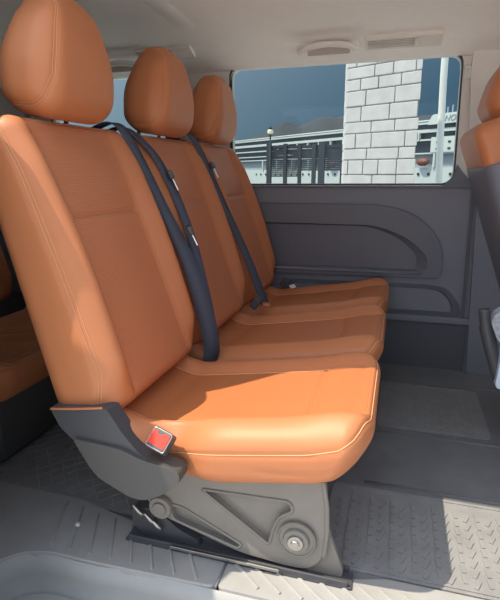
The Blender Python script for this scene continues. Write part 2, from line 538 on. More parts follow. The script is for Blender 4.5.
# red-buttoned belt buckle in the near side of the first cushion
def buckle(loc, rot, with_red=True):
    bm = bmesh.new()
    box(bm, (0, 0, 0), (.062, .040, .060))
    o = bpart('belt_buckle', bm, 'blackplastic'); bevel(o, .006, 3)
    o.location = Vector(loc)-BO; o.rotation_euler = rot; o.scale = (.86, .9, .86)
    if with_red:
        bm = bmesh.new()
        plate(bm, round_poly([(-.027, -.018), (.026, -.018), (.026, .021), (.006, .021), (.004, .014), (-.012, .014), (-.014, .021), (-.027, .021)], .003), -.021, -.016)
        # button lies on the outer face
        r_ = obj_bm('release_button', bm, 'red', o); r_.location = (0, 0, 0); bevel(r_, .0015); r_['label'] = 'red release button'
        bm = bmesh.new()
        tube(bm, [(a, -.0185, b) for a, b in round_poly([(-.029, -.026), (.029, -.026), (.029, .027), (-.029, .027)], .006)], .0016, 6, closed=True)
        e_ = obj_bm('buckle_rim', bm, 'steel', o, True); e_['label'] = 'pale edge round the button'
    return o
bk = buckle((-.508, .956, .432), (R(-42), R(16), R(-8)))

# buckle stalks poking out between the cushions
for (x_, y_, z_) in ((-.56, 1.955, .515), (-.575, 2.03, .505), (-.55, 2.455, .50)):
    bm = bmesh.new()
    box(bm, (0, 0, 0), (.032, .022, .05)); 
    o = bpart('belt_buckle', bm, 'blackplastic'); bevel(o, .005, 3)
    o.location = Vector((x_, y_, z_))-BO; o.rotation_euler = (0, R(35), 0)
bm = bmesh.new()
box(bm, (0, 0, 0), (.035, .05, .012)); 
o = bpart('buckle_sleeve', bm, 'leather'); bevel(o, .005); o.location = Vector((-.53, 2.02, .497))-BO; o.rotation_euler = (0, R(8), R(20))

# ------------------------------------------------------------------ seat belts
def ribbon(bm, pts, widths, across, th=.0016):
    pts = smooth_line(pts, 10); n = len(pts); W = []
    for i in range(n):
        t = i/(n-1)*(len(widths)-1); j = min(int(t), len(widths)-2); W.append(widths[j]*(1-(t-j))+widths[j+1]*(t-j))
    AC = []
    for i in range(n):
        t = i/(n-1)*(len(across)-1); j = min(int(t), len(across)-2)
        AC.append((Vector(across[j])*(1-(t-j))+Vector(across[j+1])*(t-j)).normalized())
    rows = []
    for i, p in enumerate(pts):
        tg = (pts[min(i+1, n-1)]-pts[max(i-1, 0)]).normalized()
        a = (AC[i]-tg*AC[i].dot(tg)).normalized(); nn = tg.cross(a)
        rows.append([bm.verts.new(p+a*W[i]/2+nn*th), bm.verts.new(p-a*W[i]/2+nn*th), bm.verts.new(p-a*W[i]/2-nn*th), bm.verts.new(p+a*W[i]/2-nn*th)])
    for A, B in zip(rows[:-1], rows[1:]):
        for k in range(4): bm.faces.new((A[k], A[(k+1) % 4], B[(k+1) % 4], B[k]))
    bm.faces.new(rows[0]); bm.faces.new(rows[-1])

def seat_belt(label, pts, widths, across, tongue_at, tongue_rot, group=None, guide=None):
    root = empty('seat_belt', pts[0]); tag(root, label, 'seat belt', group)
    O = Vector(pts[0])
    bm = bmesh.new(); ribbon(bm, [Vector(p)-O for p in pts], widths, across)
    obj_bm('webbing', bm, 'belt', root, True)
    if tongue_at is not None:
        bm = bmesh.new(); box(bm, (0, 0, .014), (.016, .052, .030))
        t = obj_bm('tongue', bm, 'blackplastic', root); bevel(t, .006, 3)
        t.location = Vector(tongue_at)-O; t.rotation_euler = tongue_rot
        bm = bmesh.new(); plate(bm, round_poly([(-.011, 0), (.011, 0), (.011, -.042), (-.011, -.042)], .004), -.0015, .0015, axis='x')
        tp = obj_bm('tongue_plate', bm, 'chrome', t); tp['label'] = 'bright metal latch plate'
    if guide is not None:
        bm = bmesh.new(); box(bm, (0, 0, 0), (.060, .075, .018))
        g = obj_bm('belt_guide', bm, 'blackplastic', root); bevel(g, .006, 3); g.location = Vector(guide)-O
    return root
Y1 = 1.485; Y2 = 2.045
AX = (0, 1, 0)
seat_belt('near black seat belt hanging between first and second seats, its tongue lower down',
          [(-.95, Y1-.045, 1.185), (-.875, Y1-.040, 1.205), (-.825, Y1-.03, 1.15), (-.735, Y1-.01, .95), (-.66, Y1+.005, .78), (-.61, Y1+.010, .62), (-.585, Y1+.012, .49), (-.60, Y1+.012, .41)],
          [.046, .044, .034, .036, .046, .058, .056, .040], [AX, (.25, 1, 0), (.6, .75, 0), (.8, .6, 0), (.85, .5, 0), (.8, .6, 0)],
          (-.640, Y1+.002, .862), (0, R(-24), R(30)), 'seat belts on the bench', guide=(-.955, Y1-.03, 1.178))
seat_belt('far black seat belt hanging between first and second seats, its tongue higher up',
          [(-.95, Y1+.03, 1.180), (-.88, Y1+.04, 1.195), (-.800, Y1+.066, 1.12), (-.750, Y1+.076, 1.03), (-.712, Y1+.074, .95), (-.660, Y1+.058, .82), (-.61, Y1+.035, .64), (-.585, Y1+.03, .47), (-.60, Y1+.025, .41)],
          [.046, .040, .032, .030, .030, .034, .044, .046], [AX, (.3, 1, 0), (.7, .7, 0), (.8, .6, 0), (.8, .6, 0)],
          (-.730, Y1+.066, 1.035), (0, R(-24), R(30)), 'seat belts on the bench', guide=(-.96, Y1+.045, 1.175))
seat_belt('black seat belt hanging between second and third seats',
          [(-.93, Y2-.05, 1.20), (-.865, Y2-.045, 1.212), (-.82, Y2-.03, 1.15), (-.735, Y2-.012, .95), (-.66, Y2, .78), (-.60, Y2+.005, .64), (-.545, Y2+.01, .49)],
          [.046, .042, .032, .030, .034, .038, .040], [AX, (.25, 1, 0), (.6, .8, 0), (.7, .7, 0), (.7, .7, 0)],
          (-.772, Y2+.012, 1.072), (0, R(-24), R(10)), 'seat belts on the bench', guide=(-.915, Y2-.04, 1.195))
bm = bmesh.new(); plate(bm, round_poly([(-.014, -.022), (.014, -.022), (.014, .022), (-.014, .022)], .004), 0, .002, axis='z')
tg = obj_bm('care_tag', bm, 'white', None); tg.location = (-.50, 2.44, .487); tg.rotation_euler = (R(8), R(-12), R(25))
tag(tg, 'small white tag lying on the far seat cushion by the wall', 'tag')

# ------------------------------------------------------------------ seat at the right edge of the view
CS = Vector((.42, 1.86, .05))
cs = empty('car_seat', CS); tag(cs, 'separate tan leather seat with dark plastic back shell, standing ahead of the bench', 'car seat')
def cpart(name, me_or_bm, mats, loc, smooth=False, parent=cs):
    if isinstance(me_or_bm, bmesh.types.BMesh): o = obj_bm(name, me_or_bm, mats, parent, smooth)
    else:
        o = bpy.data.objects.new(name, me_or_bm); COL.objects.link(o); o.parent = parent
    o.location = Vector(loc)-(CS if parent is cs else Vector((0, 0, 0)))
    return o
CX = .385
h = cpart('headrest', head_me, None, (CX-.030, 2.04, 1.350)); h.rotation_euler = (0, R(12), 0)
for s in (-1, 1):
    pt = bpy.data.objects.new('headrest_post', post_me); COL.objects.link(pt); pt.parent = h; pt.location = (-.040, s*.080-.008, -.145); pt['label'] = 'chrome headrest post'
slim_me = make_back(lambda p: back_deform(p, .105, .125))
cpart('backrest', slim_me, None, (CX+.065, 2.04, .880))
def shell_pad(p):
    q = back_deform(p)
    return q
bm = bmesh.new()
# rear shell: follows the back of the backrest, wrapping its sides
prof = []
for i in range(13):
    t = i/12; w = -.40+.645*t
    th = .112
    prof.append((w, th))
rows = []
for w, th in prof:
    row = []
    t_ = (w+.4)/.7
    for (a, y) in ((.12*th, -.282), (-.50*th, -.285), (-th-.004, -.270), (-th-.016, -.22), (-th-.020, 0), (-th-.016, .22), (-th-.004, .270), (-.50*th, .285), (.12*th, .282)):
        a_ = a
        p = Vector(BN)*a_+Vector(BU)*w+Vector((0, y, 0)); row.append(bm.verts.new(p))
    rows.append(row)
for A, B in zip(rows[:-1], rows[1:]):
    for i in range(8): bm.faces.new((A[i], A[i+1], B[i+1], B[i]))
o = cpart('back_shell', bm, 'panel2', (CX+.065, 2.04, .880), True)
sd = o.modifiers.new('solid', 'SOLIDIFY'); sd.thickness = .008
sb = o.modifiers.new('sub', 'SUBSURF'); sb.levels = 1; sb.render_levels = 2
cu = cpart('seat_cushion', cush_far, None, (CX+.85-.02, 2.04, 0))
bm = bmesh.new()
plate(bm, round_poly([(CX+.16, .05), (CX+.80, .05), (CX+.80, .34), (CX+.16, .32)], .03), 1.83, 2.25)
o = cpart('seat_base', bm, 'panel', CS*0+CS); bevel(o, .01)
o.data.transform(Matrix.Translation(-CS))
o.location = (0, 0, 0)
# folding armrest, dark, hanging down along its near side
bm = bmesh.new()
tube(bm, smooth_line([(.293, 1.745, .61), (.305, 1.742, .55), (.335, 1.74, .45), (.365, 1.74, .36)], 6), [.018]*6+[.022]*6+[.020]*6+[.016], 12)
bm.transform(Matrix.Translation(-CS))
cpart('side_lever', bm, 'blackplastic', CS, True)
# pale bag hung at the seat side
bg = empty('carrier_bag', (.370, 1.715, .45)); tag(bg, 'pale bag with grey printed top, beside the seat at right edge', 'bag')
bm = bmesh.new()
plate(bm, round_poly([(-.03, .06), (.12, .04), (.12, .185), (.02, .195), (-.045, .165), (-.060, .13)], .02), -.012, .03)
o = obj_bm('bag_top', bm, 'print', bg); bevel(o, .01, 3); o.location = (0, 0, 0); o['label'] = 'grey printed upper part'
bm = bmesh.new()
plate(bm, round_poly([(-.025, -.10), (.12, -.10), (.12, .075), (-.015, .075)], .02), -.018, .03)
o = obj_bm('bag_body', bm, 'paleblue', bg); bevel(o, .01, 3); o.location = (0, 0, 0); o['label'] = 'pale blue lower part'

# ------------------------------------------------------------------ rear seat glimpsed behind
rs = empty('rear_seat', (-1.55, 1.55, .05)); tag(rs, 'tan leather seat cushion of the row behind, glimpsed past the bench', 'car seat')
RO = Vector((-1.55, 1.55, .05))
for y_ in (1.45, 1.97):
    o = bpy.data.objects.new('seat_cushion', cush_far); COL.objects.link(o); o.parent = rs; o.location = Vector((-1.20, y_, -.10))-RO
    o = bpy.data.objects.new('backrest', back_me); COL.objects.link(o); o.parent = rs; o.location = Vector((-2.14, y_, .75))-RO
bm = bmesh.new(); box(bm, (0, 0, 0), (.55, .95, .26))
o = obj_bm('seat_base', bm, 'cover', rs); o.location = Vector((-1.55, 1.70, .19))-RO; bevel(o, .02)

# ------------------------------------------------------------------ setting: floor, sill, step
FZ = .05
bm = bmesh.new()
plate(bm, [(-2.7, 1.03), (-2.7, 2.62), (1.7, 2.62), (1.7, 1.03)], FZ, FZ-.04, axis='z')
struct(obj_bm('floor', bm, 'floor'))

def floor_mat(label, x0, x1, y0, y1, kind, group, z=FZ+.001, mi=('mat',)):
    bm = bmesh.new()
    h = .003
    plate(bm, round_poly([(x0, y0), (x1, y0), (x1, y1), (x0, y1)], .03), z+h, z, axis='z')
    if kind == 'tread':      # short raised bars in a staggered herringbone
        nx = int((x1-x0-.06)/.030); ny = int((y1-y0-.06)/.036)
        for i in range(nx):
            for j in range(ny):
                cx = x0+.04+i*.030; cy = y0+.035+j*.036+(.012 if i % 2 else 0)
                if cy > y1-.03: continue
                box(bm, (cx, cy, z+h+.001), (.010, .030, .004), rot=Matrix.Rotation(R(8 if i % 2 else -24), 4, 'Z'))
        for yy in (y0+.012, y1-.012):
            box(bm, ((x0+x1)/2, yy, z+h+.001), (x1-x0-.04, .006, .005))
    if kind == 'diamond':
        s = .055
        nx = int((x1-x0)/s)+int((y1-y0)/s)+2
        for i in range(-nx, nx*2):
            for sg in (1, -1):
                # diagonal bead clipped to the mat
                pts = []
                for t in np.linspace(0, 1, 60):
                    yy = y0+.02+t*(y1-y0-.04); xx = x0+i*s+sg*(yy-y0)*.9
                    if x0+.02 < xx < x1-.02: pts.append((xx, yy, z+h))
                if len(pts) > 2: tube(bm, [pts[0], pts[-1]], .0028, 4)
    o = obj_bm('floor_mat', bm, mi[0]); o['label'] = label; o['category'] = 'mat'; o['group'] = group
    return o
floor_mat('black rubber mat with raised bars in the sunlit footwell before the bench', -.15, 1.3, 1.10, 1.47, 'tread', 'rubber footwell mats')
floor_mat('black rubber mat with raised bars in the shaded footwell near the window wall', -.03, .40, 1.90, 2.36, 'tread', 'rubber footwell mats')
floor_mat('black rubber mat with raised diamond grid on the floor behind the bench', -1.7, -.68, 1.13, 2.0, 'diamond', 'rubber footwell mats')
# plain join strips between the mats
bm = bmesh.new()
tube(bm, [(-.05, 1.50, FZ), (1.3, 1.50, FZ)], .006, 6); tube(bm, [(-.05, 1.86, FZ), (1.3, 1.87, FZ)], .005, 6); tube(bm, [(-.05, 2.40, FZ), (1.3, 2.40, FZ)], .005, 6)
o = struct(obj_bm('trim_1', bm, 'floor', None, True))

# sill trims with diagonal ribs, joined near x = -.37
def sill(name, outline, ribs, mi):
    bm = bmesh.new()
    plate(bm, outline, FZ+.012, FZ-.03, axis='z')
    for a, b in ribs: tube(bm, [(*a, FZ+.012), (*b, FZ+.012)], .005, 6)
    o = struct(obj_bm(name, bm, mi)); bevel(o, .006, 2); return o
lo = [(-2.0, 1.16), (-2.0, .72), (-1.02, .72), (-.985, .79), (-.955, .86), (-.915, .905), (-.85, .926), (-.70, .928), (-.374, .942), (-.374, 1.05), (-.62, 1.085), (-.90, 1.145)]
ribs = [((x, .948+(.0)), (x-.07, 1.055+max(0, (-.45-x))*.16)) for x in np.arange(-.86, -.40, .062)]
sill('trim_2', round_poly(lo, .02, 3), ribs, 'sill')
ro = [(-.370, .942), (1.5, .955), (1.5, 1.092), (.03, 1.085), (-.05, 1.06), (-.370, 1.05)]
ribs = [((x, .965), (x-.10, 1.045)) for x in np.arange(-.27, 1.4, .055)]
sill('trim_3', round_poly(ro, .015, 3), ribs, 'sill')
bm = bmesh.new()
tube(bm, [(-.372, .938, FZ+.014), (-.372, 1.05, FZ+.014)], .0035, 6)
struct(obj_bm('trim_4', bm, 'panel2'))
# step well: riser and tread below the sill
bm = bmesh.new()
edge = [(-1.02, .70), (-.985, .79), (-.955, .86), (-.915, .905), (-.85, .926), (-.70, .928), (-.374, .942), (1.5, .955)]
edge = [tuple(p)[:2] for p in smooth_line([(a, b, 0) for a, b in edge], 5)]
prev = None
for a, b in edge:
    v = [bm.verts.new((a, b, FZ+.004)), bm.verts.new((a+.004, b-.003, -.005)), bm.verts.new((a+.008, b-.006, -.055)), bm.verts.new((a+.016, b-.014, -.062))]
    if prev:
        for k in range(3): bm.faces.new((prev[k], v[k], v[k+1], prev[k+1]))
    prev = v
o = struct(obj_bm('trim_5', bm, 'step', None, True))
sd = o.modifiers.new('s', 'SOLIDIFY'); sd.thickness = .004
bm = bmesh.new()
plate(bm, [(-1.05, .60), (1.5, .60), (1.5, .965), (-.374, .945), (-.7, .932), (-.86, .93), (-.93, .905), (-1.0, .79)], -.060, -.10, axis='z')
struct(obj_bm('trim_6', bm, 'step'))
# small white stud on the rear sill
bm = bmesh.new(); cyl(bm, (0, 0, 0), (0, 0, .008), .008, 16, r2=.006)
o = obj_bm('screw_cap', bm, 'white', None, True); o.location = (-.833, 1.035, FZ+.0125); tag(o, 'tiny white cap on the dark sill behind the bench', 'cap')

# ------------------------------------------------------------------ far wall with windows
WY = 2.63
W1 = round_poly([(-.885, .997), (.238, 1.000), (.228, 1.574), (-.885, 1.574)], [.05, .06, .05, .05], 6)
W2 = round_poly([(-2.05, 1.02), (-1.27, 1.02), (-1.27, 1.568), (-1.95, 1.568)], .06, 6)
bm = bmesh.new()
plate(bm, [(-2.7, .985), (1.7, .985), (1.7, 1.66), (-2.7, 1.66)], WY, WY+.06, holes=[W1, W2])
struct(obj_bm('wall_far', bm, 'beige'))
bm = bmesh.new()
plate(bm, [(-2.7, 0), (1.7, 0), (1.7, .988), (-2.7, .988)], WY-.004, WY+.06)
struct(obj_bm('wall_left', bm, 'panel'))
def window(name, loop, gasket_w, slab):
    bm = bmesh.new()
    cx = sum(p[0] for p in loop)/len(loop); cz = sum(p[1] for p in loop)/len(loop)
    w = max(p[0] for p in loop)-min(p[0] for p in loop); hh = max(p[1] for p in loop)-min(p[1] for p in loop)
    outer = [(cx+(a-cx)*(1+2*gasket_w/w), cz+(b-cz)*(1+2*gasket_w/hh)) for a, b in loop]
    plate(bm, outer, WY-.003, WY+.024, holes=[loop])
    o = struct(obj_bm(name, bm, 'rubber'))
    bm = bmesh.new()
    A = [bm.verts.new((a, WY+.018, b)) for a, b in outer]
    bm.faces.new(A)
    g = obj_bm('window_glass', bm, 'glass', o)
    return o
window('window_1', W1, .007, None)
window('window_2', W2, .012, None)
# dark lower sill moulding below the window and up its corners
bm = bmesh.new()
sm = [(-2.7, .978), (.55, .978), (.55, 1.02), (.345, 1.02), (.30, 1.025), (.262, 1.07), (.250, 1.09), (.243, 1.06), (.232, 1.02), (.19, .988), (.10, .985), (-2.7, .985)]
plate(bm, sm, WY-.016, WY+.01)
o = struct(obj_bm('trim_7', bm, 'panel2')); bevel(o, .004)
# arched armrest moulding
bm = bmesh.new()
outer = round_poly([(-2.0, .505), (.215, .538), (.222, .69), (.115, .835), (-.06, .895), (-2.0, .900)], [.0, .03, .10, .10, .10, 0], 7)
inner = round_poly([(-1.95, .560), (.150, .566), (.156, .640), (.060, .730), (-.10, .795), (-1.95, .800)], [.02, .02, .05, .07, .09, .02], 7)
plate(bm, outer, WY-.032, WY, holes=[inner], recess=.026)
o = struct(obj_bm('trim_8', bm, 'panel2')); bevel(o, .012, 3)
bm = bmesh.new()
tube(bm, [(-1.9, WY-.034, .548), (.13, WY-.034, .556)], .006, 8)
struct(obj_bm('trim_9', bm, 'panel', None, True))
# lower pocket arch
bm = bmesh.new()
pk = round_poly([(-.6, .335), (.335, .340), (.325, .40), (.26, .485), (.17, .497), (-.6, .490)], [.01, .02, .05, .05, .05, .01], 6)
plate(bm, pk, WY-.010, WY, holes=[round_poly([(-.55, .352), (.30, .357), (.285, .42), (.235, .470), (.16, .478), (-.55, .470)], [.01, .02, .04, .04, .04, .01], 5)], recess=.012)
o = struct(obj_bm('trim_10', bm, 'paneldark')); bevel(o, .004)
bm = bmesh.new()
box(bm, (-.66, WY-.012, .318), (2.08, .028, .035))
o = struct(obj_bm('trim_11', bm, 'panel')); bevel(o, .006)
# recessed lower kick panel
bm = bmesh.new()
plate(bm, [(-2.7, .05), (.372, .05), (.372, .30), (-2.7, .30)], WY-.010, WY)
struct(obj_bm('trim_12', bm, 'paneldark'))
# vertical joint strip and the forward pillar panel
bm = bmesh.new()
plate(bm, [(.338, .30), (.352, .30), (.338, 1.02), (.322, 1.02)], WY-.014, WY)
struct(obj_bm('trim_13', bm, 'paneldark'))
bm = bmesh.new()
plate(bm, round_poly([(.385, .05), (1.65, .05), (1.65, 1.03), (.345, 1.03)], .01), WY-.030, WY)
o = struct(obj_bm('trim_14', bm, 'panel')); bevel(o, .008)
bm = bmesh.new()
plate(bm, round_poly([(.30, 1.03), (1.65, 1.03), (1.65, 1.60), (.275, 1.60), (.268, 1.5)], .02), WY-.020, WY)
o = struct(obj_bm('trim_15', bm, 'beige')); bevel(o, .010)

# ------------------------------------------------------------------ ceiling
prof = [(2.63, 1.565), (2.60, 1.583), (2.575, 1.594), (2.53, 1.612), (2.48, 1.634), (2.40, 1.655), (2.28, 1.672), (2.1, 1.684), (1.8, 1.692), (1.5, 1.690), (1.3, 1.672), (1.17, 1.635), (1.10, 1.59)]
prof = [(p[1], p[2]) for p in smooth_line([(0, a, b) for a, b in prof], 4)]
def ceil_strip(bm, x0, x1, dz, nx=2, lip=True):
    rows = []
    for i in range(nx+1):
        x = x0+(x1-x0)*i/nx
        rows.append([bm.verts.new((x, a, b+dz)) for a, b in prof])
    for A, B in zip(rows[:-1], rows[1:]):
        for k in range(len(prof)-1): bm.faces.new((A[k], A[k+1], B[k+1], B[k]))
    return rows
bm = bmesh.new(); ceil_strip(bm, -2.7, 1.35, 0, 4)
o = struct(obj_bm('ceiling', bm, 'headliner', None, True)); sd = o.modifiers.new('s', 'SOLIDIFY'); sd.thickness = .03; sd.offset = 1
# make sure it thickens upward
# two shallow transverse bows in the headliner
for nm, x0, x1 in (('trim_16', -1.01, -.89), ('trim_17', -2.1, -1.9)):
    bm = bmesh.new()
    xs = [x0, x0+.02, x0+.05, x1-.05, x1-.02, x1]; dz = [.003, -.002, -.006, -.006, -.002, .003]
    rows = [[bm.verts.new((x, a, b+d+(.004-d)*max(0, min(1, (a-2.18)/.16)))) for a, b in prof] for x, d in zip(xs, dz)]
    for A, B in zip(rows[:-1], rows[1:]):
        for k in range(len(prof)-1): bm.faces.new((A[k], A[k+1], B[k+1], B[k]))
    struct(obj_bm(nm, bm, 'headliner', None, True))

# grab handles
def grab_handle(label, loc, w):
    root = empty('grab_handle', loc); tag(root, label, 'grab handle', 'ceiling grab handles')
    bm = bmesh.new()
    tube(bm, smooth_line([(-w/2, .020, -.012), (-w/2+.004, -.012, -.026), (-w/2+.045, -.030, -.014), (0, -.034, -.006), (w/2-.045, -.030, -.014), (w/2-.004, -.012, -.026), (w/2, .020, -.012)], 7), .0135, 12)
    obj_bm('grip', bm, 'handle', root, True)
    for s in (-1, 1):
        bm = bmesh.new(); box(bm, (s*(w/2-.010), .004, -.010), (.042, .034, .036))
        o = obj_bm('mount', bm, 'handle', root); bevel(o, .010, 3)
    bm = bmesh.new(); box(bm, (0, .022, -.018), (w*.74, .014, .040))
    o = obj_bm('backing', bm, 'handleback', root); bevel(o, .005, 3)
    return root
g1 = grab_handle('beige ceiling grab handle above the large side window, left of the slotted vent', (-.362, 2.470, 1.618), .26)
g2 = grab_handle('beige grab handle between the first two headrests, above the rear side window', (-1.43, 2.475, 1.605), .25)

# slotted ceiling vents
def air_vent(label, loc, rot, w, h, group):
    root = empty('air_vent', loc); root.rotation_euler = rot; tag(root, label, 'air vent', group)
    bm = bmesh.new()
    plate(bm, round_poly([(-w/2, -h/2), (w/2, -h/2), (w/2, h/2), (-w/2, h/2)], .006), -.010, .01, holes=[round_poly([(-w/2+.012, -h/2+.010), (w*.20, -h/2+.010), (w*.20, h/2-.010), (-w/2+.012, h/2-.010)], .004)])
    o = obj_bm('frame', bm, 'beige', root); bevel(o, .003)
    bm = bmesh.new(); box(bm, (-w*.15, .006, 0), (w*.70, .006, h*.9)); obj_bm('duct', bm, 'ventgap', root)
    for i in range(5):
        bm = bmesh.new(); box(bm, (-w*.142, -.004, -h/2+.016+i*(h-.032)/4), (w*.665, .007, .0035), rot=Matrix.Rotation(R(-20), 4, 'X'))
        obj_bm('louvre', bm, 'beige', root)
    bm = bmesh.new(); box(bm, (w*.175, -.010, 0), (.014, .012, h*.55))
    o = obj_bm('slider', bm, 'beige', root); bevel(o, .002)
    bm = bmesh.new(); tube(bm, [(a, -.011, b) for a, b in round_poly([(w*.24, -h/2+.012), (w/2-.012, -h/2+.012), (w/2-.012, h/2-.012), (w*.24, h/2-.012)], .004)], .0015, 5, closed=True)
    obj_bm('blank_panel', bm, 'beige', root)
    return root
air_vent('beige slotted air vent in the ceiling edge beside the grab handle over the large window', (-.035, 2.490, 1.616), (R(62), 0, 0), .325, .070, 'ceiling air vents')
air_vent('beige air vent outline in the ceiling above the second headrest', (-1.17, 2.456, 1.630), (R(64), 0, 0), .30, .075, 'ceiling air vents')
# coat hook on the pillar
ch = empty('coat_hook', (.255, 2.601, 1.49)); tag(ch, 'small beige coat hook on the pillar right of the big window', 'coat hook')
bm = bmesh.new(); box(bm, (0, 0, 0), (.026, .020, .055)); o = obj_bm('hook_plate', bm, 'beige', ch); bevel(o, .007, 3)
bm = bmesh.new(); tube(bm, smooth_line([(0, -.005, .012), (0, -.028, .0), (0, -.034, -.018), (0, -.030, -.028)], 5), .006, 10)
obj_bm('hook', bm, 'beige', ch, True)

# ------------------------------------------------------------------ near side of the van: door header, rear pillar, open sliding door
bm = bmesh.new()
hd = [(1.35, 1.06), (-.80, 1.06), (-.86, 1.04), (-.93, .99), (-1.0, .94), (-1.04, .92), (-1.10, .90), (-2.7, .88), (-2.7, 1.25), (1.35, 1.25)]
plate(bm, hd, 1.56, 1.66, axis='z')
o = struct(obj_bm('trim_18', bm, 'headliner'))
bm = bmesh.new()
cp = [(-2.7, -.3), (-1.08, -.3), (-1.02, .2), (-.955, .6), (-.905, .85), (-.875, 1.05), (-.885, 1.22), (-.915, 1.30), (-1.0, 1.36), (-1.03, 1.42), (-1.06, 1.56), (-2.7, 1.60)]
plate(bm, cp, .86, .90)
o = struct(obj_bm('wall_near', bm, 'panel'))
dr = empty('door_1', (-1.4, .70, -.3)); struct(dr)
bm = bmesh.new()
dp = round_poly([(-1.95, -.42), (-.80, -.42), (-.815, .6), (-.85, 1.05), (-.94, 1.30), (-1.02, 1.50), (-1.95, 1.50)], .05)
plate(bm, dp, .66, .715)
o = obj_bm('door_panel', bm, 'body', dr); o.location = (1.4, -.70, .3); bevel(o, .01)
# front door with its window opening, and an unseen panel added to darken the floor
bm = bmesh.new()
plate(bm, round_poly([(.50, -.42), (1.75, -.42), (1.75, .98), (1.20, 1.02), (.50, 1.02)], .04), .82, .88)
o = struct(obj_bm('door_2', bm, 'panel')); bevel(o, .01)
bm = bmesh.new()
plate(bm, round_poly([(.45, 1.0), (.56, 1.0), (.56, 1.6), (.42, 1.6)], .01), .84, .92)
struct(obj_bm('trim_19', bm, 'panel'))
bm = bmesh.new()
plate(bm, round_poly([(.90, .0), (2.6, .0), (2.6, 1.12), (.90, 1.12)], .05), 1.62, 1.68, axis='x')
struct(obj_bm('front_light_block', bm, 'panel'))
# back end wall of the cabin
bm = bmesh.new()
plate(bm, [(.9, 0), (2.6, 0), (2.6, 1.68), (.9, 1.60)], -2.70, -2.66, axis='x')
struct(obj_bm('wall_rear', bm, 'panel'))

# ------------------------------------------------------------------ outside: quay, water, hills
bm = bmesh.new(); plate(bm, [(-120, -60), (120, -60), (120, 45), (-120, 45)], -.55, -1.2, axis='z')
struct(obj_bm('ground', bm, 'concrete'))
bm = bmesh.new(); plate(bm, [(-3000, 45), (3000, 45), (3000, 1600), (-3000, 1600)], -1.6, -2, axis='z')
struct(obj_bm('water', bm, 'water'))
bm = bmesh.new()
rid = [(-1600, 60), (-1100, 75), (-800, 80), (-600, 92), (-493, 100), (-430, 112), (-353, 139), (-300, 136), (-260, 150), (-207, 166), (-165, 170), (-90, 160), (48, 150), (122, 158), (250, 175), (500, 140), (900, 120), (1600, 90)]
rows = []
nx = 150
for i in range(nx+1):
    x = -1600+3200*i/nx
    hh = np.interp(x, [r[0] for r in rid], [r[1] for r in rid])
    row = []
    for j, (yy, k) in enumerate(((1250, 0.), (1300, .30), (1370, .62), (1440, .86), (1500, 1.), (1590, .8), (1700, 0))):
        z = hh*k*(1+.05*math.sin(x*.021+j*2.1)+.035*math.sin(x*.063+j)) - 2
        row.append(bm.verts.new((x, yy+12*math.sin(x*.03+j), z)))
    rows.append(row)
for A, B in zip(rows[:-1], rows[1:]):
    for k in range(6): bm.faces.new((A[k], B[k], B[k+1], A[k+1]))
struct(obj_bm('hills', bm, 'hill', None, True))

# ------------------------------------------------------------------ cruise ship, moored obliquely
A = Vector((-30, 91, 0)); B = Vector((5.8, 60, 0)); DV = (B-A).normalized()
ang = math.atan2(DV.y, DV.x)
ship = empty('cruise_ship', B); ship.rotation_euler = (0, 0, ang); tag(ship, 'long white cruise ship with dark deck bands moored beyond the window', 'ship')
# local x runs along the ship (to the right), local y away from the viewer, z up; origin at B on the near side
def sbox(name, mat, x0, x1, y0, y1, z0, z1, bev=0):
    bm = bmesh.new(); box(bm, ((x0+x1)/2, (y0+y1)/2, (z0+z1)/2), (x1-x0, y1-y0, z1-z0))
    o = obj_bm(name, bm, mat, ship)
    if bev: bevel(o, bev)
    return o
bm = bmesh.new()
plate(bm, round_poly([(-95, .6), (-60, 0), (35, 0), (52, 6), (58, 9), (52, 12), (35, 18), (-95, 18)], 3), -1.8, 1.65, axis='z')
obj_bm('hull', bm, 'ship', ship)
sbox('promenade', 'shipgrey', -90, 40, .5, 17, 1.65, 3.2)
sbox('superstructure', 'shipdark', -85, 38, .3, 17, 3.2, 6.45)
for z0, z1, x0, x1, y in ((6.42, 6.62, -85, 20, -.1), (6.78, 6.92, -80, 20, .2), (5.50, 5.85, -85, 38, -.15), (4.62, 4.80, -85, 38, -.1), (3.75, 3.90, -85, -30, -.1), (3.15, 3.30, -85, 38, -.1)):
    o = sbox('deck_band', 'ship', x0, x1, y, y+1.2, z0, z1)
sbox('roof_deck', 'shipgrey', -82, 30, .5, 16, 6.62, 6.78)
# white block of cabins towards the right, with windows
sbox('cabin_block', 'ship', -3.6, 38, -.25, 15, 3.3, 4.95)
wm = bmesh.new(); box(wm, (0, 0, 0), (.34, .06, .20)); wme = bpy.data.meshes.new('cabin_window'); wm.to_mesh(wme); wm.free(); wme.materials.append(M['shipdark'])
for z_ in (4.38, 3.68):
    for i in range(12):
        o = bpy.data.objects.new('cabin_window', wme); COL.objects.link(o); o.parent = ship; o.location = (-2.7+i*1.55, -.28, z_)
wm = bmesh.new(); tube(wm, [(0, 0, 0), (0, -.08, 0)], .17, 12); pme = bpy.data.meshes.new('porthole'); wm.to_mesh(pme); wm.free(); pme.materials.append(M['shipdark'])
for i in range(34):
    o = bpy.data.objects.new('porthole', pme); COL.objects.link(o); o.parent = ship; o.location = (-40+i*1.45, -.02 if i > 0 else .0, .92)
# white verticals on the open deck
vm = bmesh.new(); box(vm, (0, 0, 0), (.16, .3, .95)); vme = bpy.data.meshes.new('deck_post'); vm.to_mesh(vme); vm.free(); vme.materials.append(M['ship'])
for i in range(14):
    o = bpy.data.objects.new('deck_post', vme); COL.objects.link(o); o.parent = ship; o.location = (-36+i*2.55, -.1, 5.15)
